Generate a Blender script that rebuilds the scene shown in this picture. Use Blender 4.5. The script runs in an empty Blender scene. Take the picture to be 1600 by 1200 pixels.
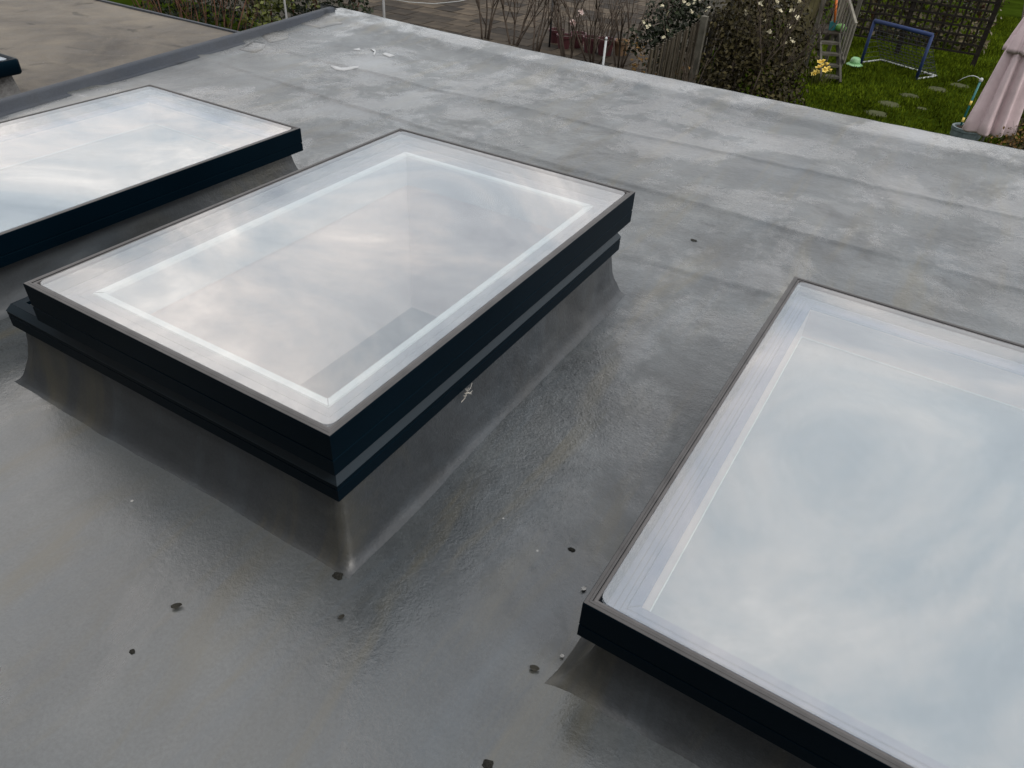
import bpy, bmesh, math, random
import numpy as np
from mathutils import Vector, Matrix, noise as mnoise

random.seed(7); rng = np.random.default_rng(7)
sc = bpy.context.scene
C = sc.collection

# ------------------------------------------------------------------ camera
# world: roof deck z = 0, garden z = GZ; axes follow the skylights' edges
CAMZ = 1.42; GZ = -2.6; F = 1130.06
R = Matrix(((0.85508131, -0.35147721, 0.381182),
            (0.51583585, 0.50232587, -0.69396117),
            (0.05243396, 0.79002057, 0.61083401)))
cd = bpy.data.cameras.new('camera'); cam = bpy.data.objects.new('camera', cd); C.objects.link(cam)
cam.matrix_world = Matrix.Translation((0, 0, CAMZ)) @ R.to_4x4()
cd.sensor_width = 36; cd.lens = 36 * F / 1600; cd.clip_start = 0.05; cd.clip_end = 2000
sc.camera = cam

# ------------------------------------------------------------------ sky, sun, exposure
SUN_EL, SUN_AZ = math.radians(50), math.radians(98)      # azimuth from +Y towards +X
w = bpy.data.worlds.new('World'); sc.world = w; w.use_nodes = True
nt = w.node_tree; nt.nodes.clear()
def N(nt, t, **kw):
    n = nt.nodes.new(t)
    for k, v in kw.items():
        if k.startswith('i_'):
            key = k[2:]
            n.inputs[int(key) if key.isdigit() else key.replace('_', ' ')].default_value = v
        else: setattr(n, k, v)
    return n
def math_(nt, op, a, b=None, clamp=False):
    n = N(nt, 'ShaderNodeMath', operation=op, use_clamp=clamp)
    for i, v in enumerate((a, b)):
        if v is None: continue
        if isinstance(v, (int, float)): n.inputs[i].default_value = v
        else: nt.links.new(v, n.inputs[i])
    return n.outputs[0]
def ramp(nt, fac, stops, interp='LINEAR'):
    n = N(nt, 'ShaderNodeValToRGB'); n.color_ramp.interpolation = interp
    e = n.color_ramp.elements
    while len(e) < len(stops): e.new(0.5)
    for el, (p, c) in zip(e, stops):
        el.position = p; el.color = (*c, 1) if len(c) == 3 else c
    if fac is not None: nt.links.new(fac, n.inputs[0])
    return n.outputs[0]
def mix(nt, fac, a, b, typ='MIX'):
    n = N(nt, 'ShaderNodeMix', data_type='RGBA', blend_type=typ)
    for i, v in ((0, fac), (6, a), (7, b)):
        if isinstance(v, (int, float)): n.inputs[i].default_value = v
        elif isinstance(v, tuple): n.inputs[i].default_value = (*v, 1) if len(v) == 3 else v
        else: nt.links.new(v, n.inputs[i])
    return n.outputs[2]
sky = N(nt, 'ShaderNodeTexSky', sky_type='NISHITA', sun_disc=False, sun_elevation=SUN_EL, sun_rotation=SUN_AZ)
tc = N(nt, 'ShaderNodeTexCoord'); sep = N(nt, 'ShaderNodeSeparateXYZ'); nt.links.new(tc.outputs['Generated'], sep.inputs[0])
zz = math_(nt, 'ADD', math_(nt, 'MAXIMUM', sep.outputs[2], 0.0), 0.22)
cv = N(nt, 'ShaderNodeCombineXYZ')
nt.links.new(math_(nt, 'DIVIDE', sep.outputs[0], zz), cv.inputs[0]); nt.links.new(math_(nt, 'DIVIDE', sep.outputs[1], zz), cv.inputs[1])
n1 = N(nt, 'ShaderNodeTexNoise', i_Scale=1.9, i_Detail=10.0, i_Roughness=0.63, i_Distortion=0.7); nt.links.new(cv.outputs[0], n1.inputs['Vector'])
n2 = N(nt, 'ShaderNodeTexNoise', i_Scale=0.55, i_Detail=3.0); nt.links.new(cv.outputs[0], n2.inputs['Vector'])
cl = ramp(nt, n1.outputs[0], [(0.31, (0.55, 0.60, 0.67)), (0.45, (0.82, 0.86, 0.90)), (0.56, (1.14, 1.09, 1.06)), (0.67, (1.65, 1.52, 1.42))])
skyd = mix(nt, 1.0, sky.outputs[0], (0.1, 0.1, 0.1), 'MULTIPLY')
cover = ramp(nt, n2.outputs[0], [(0.34, (0.72,) * 3), (0.5, (0.97,) * 3)])
bg = N(nt, 'ShaderNodeBackground', i_Strength=1.0); nt.links.new(mix(nt, cover, skyd, cl), bg.inputs[0])
wo = N(nt, 'ShaderNodeOutputWorld'); nt.links.new(bg.outputs[0], wo.inputs[0])
sd = bpy.data.lights.new('sun', 'SUN'); sd.energy = 1.1; sd.angle = math.radians(20); sd.color = (1, 0.95, 0.88)
so = bpy.data.objects.new('sun', sd); C.objects.link(so)
sdir = Vector((math.sin(SUN_AZ) * math.cos(SUN_EL), math.cos(SUN_AZ) * math.cos(SUN_EL), math.sin(SUN_EL)))
so.rotation_euler = sdir.to_track_quat('Z', 'Y').to_euler(); so.location = (4, 6, 9)
vs = sc.view_settings; vs.view_transform = 'Standard'; vs.look = 'None'; vs.gamma = 1; vs.exposure = 0.18
sc.render.engine = 'CYCLES'; sc.cycles.transparent_max_bounces = 24; sc.cycles.max_bounces = 10

# ------------------------------------------------------------------ pixel helpers (a pixel gives a direction only)
def ray(px, py): return R @ Vector((px - 800, 600 - py, -F))
def at_z(px, py, z):
    d = ray(px, py); t = (z - CAMZ) / d.z; return Vector((d.x * t, d.y * t, z))
def at_y(px, py, y):
    d = ray(px, py); t = y / d.y; return Vector((d.x * t, y, CAMZ + d.z * t))
def gnd(px, py): return at_z(px, py, GZ)

# ------------------------------------------------------------------ materials
def new_mat(name):
    m = bpy.data.materials.new(name); m.use_nodes = True; t = m.node_tree; t.nodes.clear()
    o = N(t, 'ShaderNodeOutputMaterial'); b = N(t, 'ShaderNodeBsdfPrincipled'); t.links.new(b.outputs[0], o.inputs[0])
    return m, t, b, o
def coords(t, kind='Object'): return N(t, 'ShaderNodeTexCoord').outputs[kind]
def tex(t, co, scale, detail=4.0, rough=0.5, dist=0.0):
    n = N(t, 'ShaderNodeTexNoise', i_Scale=scale, i_Detail=detail, i_Roughness=rough, i_Distortion=dist)
    t.links.new(co, n.inputs['Vector']); return n.outputs[0]
def bump(t, b, h, strength, dist):
    n = N(t, 'ShaderNodeBump', i_Strength=strength, i_Distance=dist); t.links.new(h, n.inputs['Height'])
    return n
def simple(name, col, rough=0.6, var=0.25, scale=8.0, metal=0.0, bmp=0.0, spec=0.5, island=0.0, objrand=0.0):
    m, t, b, o = new_mat(name); co = coords(t)
    c = tuple(x * (1 - var) for x in col); d = tuple(min(1, x * (1 + var)) for x in col)
    f = tex(t, co, scale, 5.0, 0.6)
    cc = ramp(t, f, [(0.3, c), (0.7, d)])
    if island or objrand:
        src = N(t, 'ShaderNodeNewGeometry').outputs['Random Per Island'] if island else N(t, 'ShaderNodeObjectInfo').outputs['Random']
        a = island or objrand
        cc = mix(t, 1.0, cc, ramp(t, src, [(0, (1 - a,) * 3), (1, (1 + a * 0.8, 1 + a * 0.7, 1 + a * 0.5))]), 'MULTIPLY')
    t.links.new(cc, b.inputs['Base Color']); b.inputs['Roughness'].default_value = rough
    b.inputs['Metallic'].default_value = metal; b.inputs['Specular IOR Level'].default_value = spec
    if bmp:
        n = bump(t, b, tex(t, co, scale * 6, 4.0), bmp, 0.01); t.links.new(n.outputs[0], b.inputs['Normal'])
    return m

def membrane(name, dark, light, stain, wet=True, flat=1.0, rmin=0.0):
    m, t, b, o = new_mat(name); co = coords(t)
    big = tex(t, co, 0.9, 6.0, 0.62, 0.6); mid = tex(t, co, 5.0, 6.0, 0.65, 0.4); fine = tex(t, co, 120.0, 3.0, 0.7)
    yy = N(t, 'ShaderNodeSeparateXYZ'); t.links.new(co, yy.inputs[0])
    mr = N(t, 'ShaderNodeMapRange', interpolation_type='SMOOTHSTEP'); t.links.new(math_(t, 'ADD', yy.outputs[1], math_(t, 'MULTIPLY', yy.outputs[0], 0.45)), mr.inputs[0])
    for k, v in ((1, 0.0), (2, 1.7), (3, 0.14), (4, 1.0)): mr.inputs[k].default_value = v
    coarse = mr.outputs[0] if wet else 1.0
    col = ramp(t, big, [(0.32, dark), (0.66, light)])
    st = ramp(t, tex(t, co, 1.7, 5.0, 0.6, 1.0), [(0.50, (0,) * 3), (0.70, (1,) * 3)])
    col = mix(t, math_(t, 'MULTIPLY', st, 0.55), col, stain)
    col = mix(t, math_(t, 'MULTIPLY', coarse, 0.6), col, ramp(t, mid, [(0.25, (0.62,) * 3), (0.75, (1.35,) * 3)]), 'MULTIPLY')
    col = mix(t, 0.5, col, ramp(t, fine, [(0.25, (0.6,) * 3), (0.75, (1.4,) * 3)]), 'MULTIPLY')
    film = tex(t, co, 1.0, 13.0, 0.72, 0.35)                            # drying film of water with a ragged edge
    wetm = ramp(t, film, [(0.455, (1,) * 3), (0.515, (0,) * 3)])
    if wet: col = mix(t, math_(t, 'MULTIPLY', wetm, 0.22), col, (0.045, 0.048, 0.05))
    smear = N(t, 'ShaderNodeMapping'); smear.inputs['Scale'].default_value = (3.0, 17.0, 3.0); smear.inputs['Rotation'].default_value = (0, 0, 0.35); t.links.new(co, smear.inputs[0])
    sme = tex(t, smear.outputs[0], 1.0, 5.0, 0.65, 0.5)
    if wet: col = mix(t, math_(t, 'MULTIPLY', coarse, 0.28), col, ramp(t, sme, [(0.3, (0.42,) * 3), (0.7, (1.55,) * 3)]), 'MULTIPLY')
    if wet:                                                             # run-off streaks down the fall of the roof: silt brown and washed blue-grey
        fl = N(t, 'ShaderNodeMapping'); fl.inputs['Scale'].default_value = (7.0, 1.1, 1.0); fl.inputs['Rotation'].default_value = (0, 0, -0.12); t.links.new(co, fl.inputs[0])
        fw = tex(t, fl.outputs[0], 1.0, 6.0, 0.62, 0.7)
        col = mix(t, math_(t, 'MULTIPLY', ramp(t, fw, [(0.52, (0,) * 3), (0.66, (1,) * 3)]), 0.55), col, (0.112, 0.102, 0.070))
        col = mix(t, math_(t, 'MULTIPLY', ramp(t, fw, [(0.32, (1,) * 3), (0.46, (0,) * 3)]), 0.45), col, (0.085, 0.105, 0.125))
        dk = ramp(t, tex(t, co, 2.4, 12.0, 0.76, 0.5), [(0.36, (0.50,) * 3), (0.50, (1.0,) * 3), (0.68, (1.5,) * 3)])
        col = mix(t, math_(t, 'MULTIPLY', coarse, 0.75), col, dk, 'MULTIPLY')
    blot = ramp(t, tex(t, co, 3.6, 3.0, 0.55, 0.8), [(0.62, (0,) * 3), (0.71, (1,) * 3)])
    col = mix(t, math_(t, 'MULTIPLY', math_(t, 'MULTIPLY', blot, 0.55), coarse), col, tuple(x * 0.35 for x in dark))
    vo = N(t, 'ShaderNodeTexVoronoi', i_Scale=7.0); t.links.new(co, vo.inputs['Vector'])
    spk = ramp(t, vo.outputs['Distance'], [(0.018, (1,) * 3), (0.03, (0,) * 3)])
    keep = ramp(t, tex(t, co, 2.3, 2.0), [(0.50, (0,) * 3), (0.56, (1,) * 3)])
    col = mix(t, math_(t, 'MULTIPLY', spk, keep), col, (0.45, 0.45, 0.43))
    t.links.new(col, b.inputs['Base Color'])
    if wet:
        rg = ramp(t, tex(t, co, 1.3, 6.0, 0.65, 0.8), [(0.36, (0.20,) * 3), (0.52, (0.32,) * 3), (0.7, (0.44,) * 3)])
        rg = math_(t, 'ADD', rg, math_(t, 'MULTIPLY', coarse, 0.05))
        rg = mix(t, math_(t, 'MULTIPLY', wetm, 0.75), rg, (0.15, 0.15, 0.15))
    else:
        rg = ramp(t, mid, [(0.3, (0.55,) * 3), (0.7, (0.85,) * 3)])
    if rmin: rg = math_(t, 'MAXIMUM', rg, rmin)
    if wet and not rmin:
        b.inputs['Coat IOR'].default_value = 1.6
        cw = math_(t, 'ADD', math_(t, 'MULTIPLY', math_(t, 'SUBTRACT', 1.0, coarse), 0.7), math_(t, 'ADD', 0.28, math_(t, 'MULTIPLY', wetm, 0.45)), True); t.links.new(cw, b.inputs['Coat Weight'])
        t.links.new(rg, b.inputs['Coat Roughness'])
    t.links.new(rg, b.inputs['Roughness']); b.inputs['Specular IOR Level'].default_value = 0.65 if wet else 0.3
    cr = tex(t, co, 44.0, 5.0, 0.7, 0.6)
    h = math_(t, 'ADD', math_(t, 'MULTIPLY', fine, 0.75), math_(t, 'ADD', math_(t, 'MULTIPLY', cr, 1.1), math_(t, 'MULTIPLY', mid, 2.6)))
    wk = N(t, 'ShaderNodeTexNoise', noise_type='RIDGED_MULTIFRACTAL', i_Scale=5.0, i_Detail=5.0, i_Roughness=0.6, i_Distortion=0.4); t.links.new(co, wk.inputs['Vector'])
    h = math_(t, 'ADD', h, math_(t, 'MULTIPLY', wk.outputs[0], 0.55))   # creases in the skin
    # areas laid smoother / areas with coarse glass-mat texture
    sm = ramp(t, tex(t, co, 0.8, 3.0, 0.5), [(0.38, (0.18,) * 3), (0.62, (1.0,) * 3)])
    n = N(t, 'ShaderNodeBump', i_Distance=0.006); t.links.new(h, n.inputs['Height'])
    t.links.new(math_(t, 'MULTIPLY', math_(t, 'MULTIPLY', sm, coarse), 1.0 * flat), n.inputs['Strength']); t.links.new(n.outputs[0], b.inputs['Normal']); t.links.new(n.outputs[0], b.inputs['Coat Normal'])
    return m

M = {}
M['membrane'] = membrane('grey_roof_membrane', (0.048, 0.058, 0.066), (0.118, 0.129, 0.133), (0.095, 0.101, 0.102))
M['upstand'] = membrane('upstand_membrane_shaded', (0.030, 0.036, 0.043), (0.062, 0.069, 0.076), (0.06, 0.06, 0.055), flat=0.8, rmin=0.38)  # deck membrane darkened for the upstands, shade put into the colour
M['old_roof'] = membrane('brown_felt_roof', (0.060, 0.054, 0.050), (0.185, 0.162, 0.130), (0.22, 0.19, 0.145), wet=False)
M['kerb'] = membrane('kerb_membrane', (0.038, 0.046, 0.060), (0.060, 0.068, 0.082), (0.055, 0.055, 0.058), wet=False, flat=0.4)
M['frame'] = simple('anthracite_paint', (0.0010, 0.0055, 0.0105), 0.40, 0.15, 3.0, spec=0.06)
M['ledge'] = simple('slate_grey_paint', (0.022, 0.034, 0.045), 0.35, 0.1, 3.0, spec=0.25)
M['lip'] = simple('top_lip_sky_sheen', (0.075, 0.072, 0.072), 0.45, 0.2, 20.0)  # lighter than the frame: sky reflection on its top face painted in
M['gasket'] = simple('grey_gasket', (0.10, 0.095, 0.095), 0.5, 0.2, 20.0)
M['spacer'] = simple('spacer_grey', (0.010, 0.014, 0.021), 0.5, 0.1, 5.0, spec=0.1)
M['inner'] = simple('white_inner_frame', (0.21, 0.195, 0.215), 0.45, 0.06, 3.0)
M['bead'] = simple('white_bead', (0.86, 0.90, 0.90), 0.4, 0.03, 3.0)
M['inner_cool'] = simple('lavender_inner_frame', (0.22, 0.235, 0.33), 0.45, 0.05, 3.0)
M['line'] = simple('joint_line', (0.12, 0.12, 0.15), 0.6, 0.1, 3.0)
M['liner'] = simple('pale_liner', (0.70, 0.73, 0.76), 0.5, 0.04, 3.0)
M['plaster'] = simple('warm_plaster', (0.86, 0.75, 0.72), 0.8, 0.05, 2.0)
M['white_wall'] = simple('white_wall_paint', (0.72, 0.70, 0.68), 0.8, 0.04, 2.0)
M['floor'] = simple('room_floor', (0.80, 0.69, 0.65), 0.5, 0.15, 1.5)
M['blind'] = simple('pale_blind_fabric', (0.32, 0.37, 0.40), 0.85, 0.04, 6.0)
M['brick'] = simple('brick_wall', (0.17, 0.16, 0.15), 0.85, 0.35, 12.0, bmp=0.3)
M['mortar'] = simple('grey_mortar', (0.16, 0.16, 0.16), 0.9, 0.4, 20.0, bmp=0.8)

def glass_mat():
    m, t, b, o = new_mat('skylight_glass'); t.nodes.remove(b)
    co = coords(t)
    lw = N(t, 'ShaderNodeLayerWeight', i_Blend=0.5)                 # coated glazing: Schlick, same from both sides
    fr = N(t, 'ShaderNodeMath', operation='MULTIPLY_ADD', use_clamp=True); t.links.new(math_(t, 'POWER', lw.outputs['Facing'], 3.6), fr.inputs[0]); fr.inputs[1].default_value = 0.50; fr.inputs[2].default_value = 0.24
    gl = N(t, 'ShaderNodeBsdfGlossy', i_Roughness=0.0); gl.inputs['Color'].default_value = (0.97, 0.98, 1, 1)
    tr = N(t, 'ShaderNodeBsdfTransparent'); tr.inputs['Color'].default_value = (0.93, 0.95, 0.95, 1)
    mx = N(t, 'ShaderNodeMixShader'); t.links.new(fr.outputs[0], mx.inputs[0]); t.links.new(tr.outputs[0], mx.inputs[1]); t.links.new(gl.outputs[0], mx.inputs[2])
    df = N(t, 'ShaderNodeBsdfDiffuse'); df.inputs['Color'].default_value = (0.6, 0.6, 0.58, 1)
    dust = ramp(t, tex(t, co, 3.0, 8.0, 0.75, 2.0), [(0.45, (0.0,) * 3), (0.85, (0.06,) * 3)])
    m2 = N(t, 'ShaderNodeMixShader'); t.links.new(dust, m2.inputs[0]); t.links.new(mx.outputs[0], m2.inputs[1]); t.links.new(df.outputs[0], m2.inputs[2])
    t.links.new(m2.outputs[0], o.inputs[0]); return m
M['glass'] = glass_mat()
M['grass_ground'] = simple('lawn_soil', (0.026, 0.042, 0.004), 0.9, 0.5, 1.2, bmp=0.5, spec=0.0)
M['grass'] = simple('grass_blades', (0.078, 0.112, 0.008), 0.9, 0.6, 0.6, island=0.5, spec=0.0)
M['soil'] = simple('dark_soil', (0.035, 0.028, 0.02), 0.95, 0.5, 3.0, bmp=0.8, spec=0.1)
M['slab'] = simple('paving_slab', (0.058, 0.047, 0.036), 0.85, 0.45, 2.0, bmp=0.4, objrand=0.6, spec=0.2)
M['joint'] = simple('paving_joint', (0.055, 0.05, 0.04), 0.95, 0.3, 4.0, spec=0.1)
M['stone'] = simple('stepping_stone', (0.062, 0.068, 0.030), 0.9, 0.3, 6.0, bmp=0.5, spec=0.2)
M['wood_dark'] = simple('dark_weathered_wood', (0.016, 0.013, 0.010), 0.85, 0.4, 6.0, bmp=0.4, spec=0.2)
M['wood_grey'] = simple('grey_weathered_wood', (0.10, 0.095, 0.08), 0.85, 0.35, 6.0, bmp=0.4, spec=0.2, objrand=0.3)
M['wood_pale'] = simple('pale_weathered_wood', (0.21, 0.20, 0.17), 0.85, 0.3, 6.0, spec=0.2, objrand=0.25)
M['wood_fence'] = simple('fence_wood', (0.050, 0.042, 0.031), 0.85, 0.4, 5.0, bmp=0.4, spec=0.2, objrand=0.4)
M['wood_olive'] = simple('olive_stained_board', (0.085, 0.075, 0.035), 0.8, 0.25, 4.0, spec=0.2)
M['twig'] = simple('bare_twig', (0.085, 0.066, 0.052), 0.85, 0.35, 9.0, spec=0.2)
M['twig_red'] = simple('reddish_twig', (0.10, 0.05, 0.032), 0.85, 0.35, 9.0, spec=0.2)
M['leaf_dark'] = simple('dark_green_leaf', (0.014, 0.022, 0.008), 0.6, 0.4, 3.0, island=0.6, spec=0.3)
M['leaf_mid'] = simple('yellow_green_leaf', (0.085, 0.10, 0.022), 0.5, 0.4, 3.0, island=0.6, spec=0.3)
M['leaf_brown'] = simple('brown_green_leaf', (0.042, 0.036, 0.014), 0.65, 0.5, 2.0, island=0.7, spec=0.2)
M['leaf_ivy'] = simple('ivy_leaf', (0.11, 0.095, 0.06), 0.5, 0.5, 2.0, island=0.8, spec=0.3)
M['leaf_rust'] = simple('rust_leaf', (0.13, 0.075, 0.022), 0.65, 0.4, 2.0, island=0.6, spec=0.2)
M['cream'] = simple('cream_petal', (0.62, 0.58, 0.42), 0.6, 0.15, 20.0, island=0.3)
M['pink'] = simple('pink_white_petal', (0.68, 0.54, 0.52), 0.6, 0.15, 20.0, island=0.3)
M['yellow'] = simple('daffodil_yellow', (0.85, 0.66, 0.16), 0.6, 0.15, 20.0, island=0.3)
M['plum'] = simple('plum_plastic', (0.085, 0.026, 0.032), 0.5, 0.2, 6.0)
M['terracotta'] = simple('tan_terracotta', (0.22, 0.14, 0.08), 0.8, 0.25, 8.0)
M['blue'] = simple('blue_goal_sleeve', (0.010, 0.028, 0.105), 0.7, 0.2, 6.0)
M['white_metal'] = simple('white_metal', (0.45, 0.47, 0.48), 0.4, 0.1, 6.0)
M['net'] = simple('dark_net_cord', (0.03, 0.035, 0.04), 0.8, 0.2, 6.0)
M['mauve'] = simple('mauve_parasol_cloth', (0.60, 0.48, 0.50), 0.85, 0.12, 5.0, bmp=0.15, spec=0.2)
M['orange'] = simple('orange_plastic', (0.70, 0.17, 0.02), 0.4, 0.08, 5.0)
M['teal'] = simple('teal_plastic', (0.02, 0.16, 0.17), 0.4, 0.15, 5.0)
M['green_toy'] = simple('green_plastic', (0.12, 0.30, 0.06), 0.4, 0.1, 5.0)
M['mint'] = simple('mint_plastic', (0.25, 0.48, 0.24), 0.45, 0.1, 5.0)
M['ball'] = simple('tennis_felt', (0.50, 0.52, 0.08), 0.9, 0.1, 30.0)
M['slate_pot'] = simple('blue_grey_glazed', (0.13, 0.17, 0.18), 0.5, 0.35, 7.0, bmp=0.3)
M['pole'] = simple('grey_metal_pole', (0.20, 0.20, 0.20), 0.5, 0.2, 5.0)
M['black'] = simple('black_metal', (0.012, 0.012, 0.014), 0.5, 0.2, 5.0)
M['path'] = simple('path_brick', (0.12, 0.085, 0.075), 0.85, 0.3, 4.0, objrand=0.4, spec=0.2)
M['moss'] = simple('dark_moss', (0.018, 0.018, 0.014), 0.95, 0.4, 40.0, bmp=0.8)
M['dead_leaf'] = simple('dead_leaf', (0.03, 0.028, 0.02), 0.7, 0.4, 40.0)
M['white_bits'] = simple('white_flake', (0.62, 0.62, 0.60), 0.6, 0.15, 40.0)
M['feather'] = simple('pale_down', (0.5, 0.48, 0.44), 0.9, 0.2, 40.0)

M['frame'].node_tree.nodes['Principled BSDF'].inputs['Specular Tint'].default_value = (0.35, 0.75, 1, 1)
# ------------------------------------------------------------------ object helpers
def link(name, verts, faces, mat, parent=None, smooth=False, loc=None):
    me = bpy.data.meshes.new(name); me.from_pydata([tuple(v) for v in verts], [], faces); me.update()
    if smooth: me.polygons.foreach_set('use_smooth', [True] * len(me.polygons))
    if mat is not None: me.materials.append(mat)
    o = bpy.data.objects.new(name, me); C.objects.link(o)
    if parent is not None:
        o.parent = parent
        o.location = -parent.location if loc is None else loc     # verts are given in world space
    elif loc is not None: o.location = loc
    return o
def thing(name, label, cat, loc=(0, 0, 0), group=None):
    o = bpy.data.objects.new(name, None); C.objects.link(o); o.location = loc; o.empty_display_size = 0.1
    o['label'] = label; o['category'] = cat
    if group: o['group'] = group
    return o
def tag(o, label, cat, group=None):
    o['label'] = label; o['category'] = cat
    if group: o['group'] = group
    return o
def struct(o): o['kind'] = 'structure'; return o
class MB:
    def __init__(s): s.v = []; s.f = []
    def add(s, v, f):
        n = len(s.v); s.v += [Vector(x) for x in v]; s.f += [tuple(i + n for i in q) for q in f]; return s
    def box(s, c, d, rot=None, bev=0.0):
        x, y, z = (k / 2 for k in d); pts = []
        for sx, sy, sz in ((-1,-1,-1),(1,-1,-1),(1,1,-1),(-1,1,-1),(-1,-1,1),(1,-1,1),(1,1,1),(-1,1,1)):
            p = Vector((sx * x, sy * y, sz * z)); p = rot @ p if rot else p; pts.append(p + Vector(c))
        return s.add(pts, [(0,3,2,1),(4,5,6,7),(0,1,5,4),(1,2,6,5),(2,3,7,6),(3,0,4,7)])
    def bar(s, a, b, wx, wy, up=Vector((0, 0, 1))):
        a, b = Vector(a), Vector(b); d = (b - a).normalized(); x = d.cross(up)
        if x.length < 1e-3: x = d.cross(Vector((0, 1, 0)))
        x.normalize(); y = x.cross(d); pts = []
        for p in (a, b):
            for sx, sy in ((-1,-1),(1,-1),(1,1),(-1,1)): pts.append(p + x * sx * wx / 2 + y * sy * wy / 2)
        return s.add(pts, [(3,2,1,0),(4,5,6,7),(0,1,5,4),(1,2,6,5),(2,3,7,6),(3,0,4,7)])
    def tube(s, pts, rad, n=6):
        pts = [Vector(p) for p in pts]; vs = []; fs = []
        rad = rad if isinstance(rad, (list, tuple)) else [rad] * len(pts)
        for k, p in enumerate(pts):
            d = (pts[min(k + 1, len(pts) - 1)] - pts[max(k - 1, 0)]).normalized()
            x = d.cross(Vector((0.3, 0.9, 0.1))); x.normalize(); y = d.cross(x)
            for j in range(n):
                a = 2 * math.pi * j / n; vs.append(p + (x * math.cos(a) + y * math.sin(a)) * rad[k])
        for k in range(len(pts) - 1):
            for j in range(n):
                fs.append((k*n+j, k*n+(j+1) % n, (k+1)*n+(j+1) % n, (k+1)*n+j))
        fs.append(tuple(range(n - 1, -1, -1))); fs.append(tuple((len(pts)-1)*n + j for j in range(n)))
        return s.add(vs, fs)
    def lathe(s, prof, n=20, c=(0, 0, 0), fn=None):
        vs = []; fs = []
        for k, (r, z) in enumerate(prof):
            for j in range(n):
                a = 2 * math.pi * j / n; rr = r * (fn(a, k) if fn else 1)
                vs.append(Vector((c[0] + rr * math.cos(a), c[1] + rr * math.sin(a), c[2] + z)))
        for k in range(len(prof) - 1):
            for j in range(n): fs.append((k*n+j, k*n+(j+1) % n, (k+1)*n+(j+1) % n, (k+1)*n+j))
        fs.append(tuple(range(n - 1, -1, -1))); fs.append(tuple((len(prof)-1)*n + j for j in range(n)))
        return s.add(vs, fs)
    def build(s, name, mat, parent=None, smooth=False): return link(name, s.v, s.f, M[mat], parent, smooth)

def ring(rect, prof, closed=True):
    """mitred ring: prof = [(inset, z)...] swept round the rectangle rect = (x0, x1, y0, y1)"""
    x0, x1, y0, y1 = rect; vs = []; n = len(prof)
    for i, z in prof: vs += [Vector((x0+i, y0+i, z)), Vector((x1-i, y0+i, z)), Vector((x1-i, y1-i, z)), Vector((x0+i, y1-i, z))]
    fs = []
    for k in range(n if closed else n - 1):
        a, b = k * 4, ((k + 1) % n) * 4
        for j in range(4): fs.append((a + j, b + j, b + (j + 1) % 4, a + (j + 1) % 4))
    return vs, fs
def rot_about(vs, c, ang):
    ca, sa = math.cos(ang), math.sin(ang); out = []
    for v in vs:
        x, y = v.x - c[0], v.y - c[1]; out.append(Vector((c[0] + x*ca - y*sa, c[1] + x*sa + y*ca, v.z)))
    return out

# ------------------------------------------------------------------ the extension with its flat roof
SK = {'mid': (-1.88, -0.838, 0.7735, 2.334), 'left': (-3.56, -2.518, 0.34, 2.402), 'right': (-0.252, 0.79, 0.804, 2.365)}
XL, XR, YB, YF = -5.35, 3.3, -1.55, 5.36
ext = thing('extension_building', 'flat-roofed house extension with wet grey membrane roof carrying the skylights', 'building', (0, 0, GZ))
def far_y(x): return YF + 0.16 * max(0, min(1, (-3.0 - x) / 2.3)) ** 1.5
def deck_z(x, y):
    p = Vector((x, y, 0))
    z = 0.006 * mnoise.noise(p * 0.9) + 0.0035 * mnoise.noise(p * 2.6 + Vector((9, 2, 0))) + 0.0012 * mnoise.noise(p * 9)
    e = far_y(x) - y
    s = max(0, min(1, (0.42 - e) / 0.16)); z += 0.022 * s * s * (3 - 2 * s)       # raised drip edge along the garden side
    lap = 0.5 * math.sin(x * 0.8) * 0.1                                             # lapped sheet edges
    for yl, hh, sl in ((2.72, 0.005, .05), (3.35, 0.007, -.04), (4.2, 0.006, .03)):
        q = y - yl - lap - sl * x - 0.03 * mnoise.noise(p * 1.5) - 0.012 * mnoise.noise(p * 9); z += hh * max(0, min(1, 0.5 + q / 0.018)) * math.exp(-max(0, q) / 0.30)
    return z
nx, ny = 230, 400
vs, idx, fs = [], {}, []
for j in range(ny + 1):
    for i in range(nx + 1):
        x = XL + (XR - XL) * i / nx; y = YB + (far_y(x) - YB) * j / ny
        vs.append((x, y, deck_z(x, y)))
holes = [(a + .12, b - .12, c + .12, d - .12) for a, b, c, d in SK.values()]
for j in range(ny):
    for i in range(nx):
        q = (j*(nx+1)+i, j*(nx+1)+i+1, (j+1)*(nx+1)+i+1, (j+1)*(nx+1)+i)
        cx = sum(vs[k][0] for k in q) / 4; cy = sum(vs[k][1] for k in q) / 4
        if any(a - .035 < cx < b + .035 and c - .035 < cy < d + .035 for a, b, c, d in holes) or cx < -4.06 - 0.1395 * (cy + 1.55): continue
        fs.append(q)
link('roof_deck', vs, fs, M['membrane'], ext, True)
# rounded nosing that turns the membrane down at the garden edge
prof = [(0.0, 0.0), (0.012, -0.003), (0.02, -0.012), (0.022, -0.03), (0.022, -0.13), (0.01, -0.135), (-0.02, -0.13)]
vv, ff = [], []; K = 120
for i in range(K + 1):
    x = XL + (XR - XL) * i / K
    for a, b in prof: vv.append((x, far_y(x) + a - 0.001, deck_z(x, far_y(x)) + b + 0.0006))
n = len(prof)
for i in range(K):
    for k in range(n - 1): ff.append((i*n+k, (i+1)*n+k, (i+1)*n+k+1, i*n+k+1))
link('drip_edge', vv, ff, M['membrane'], ext, True)
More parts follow.
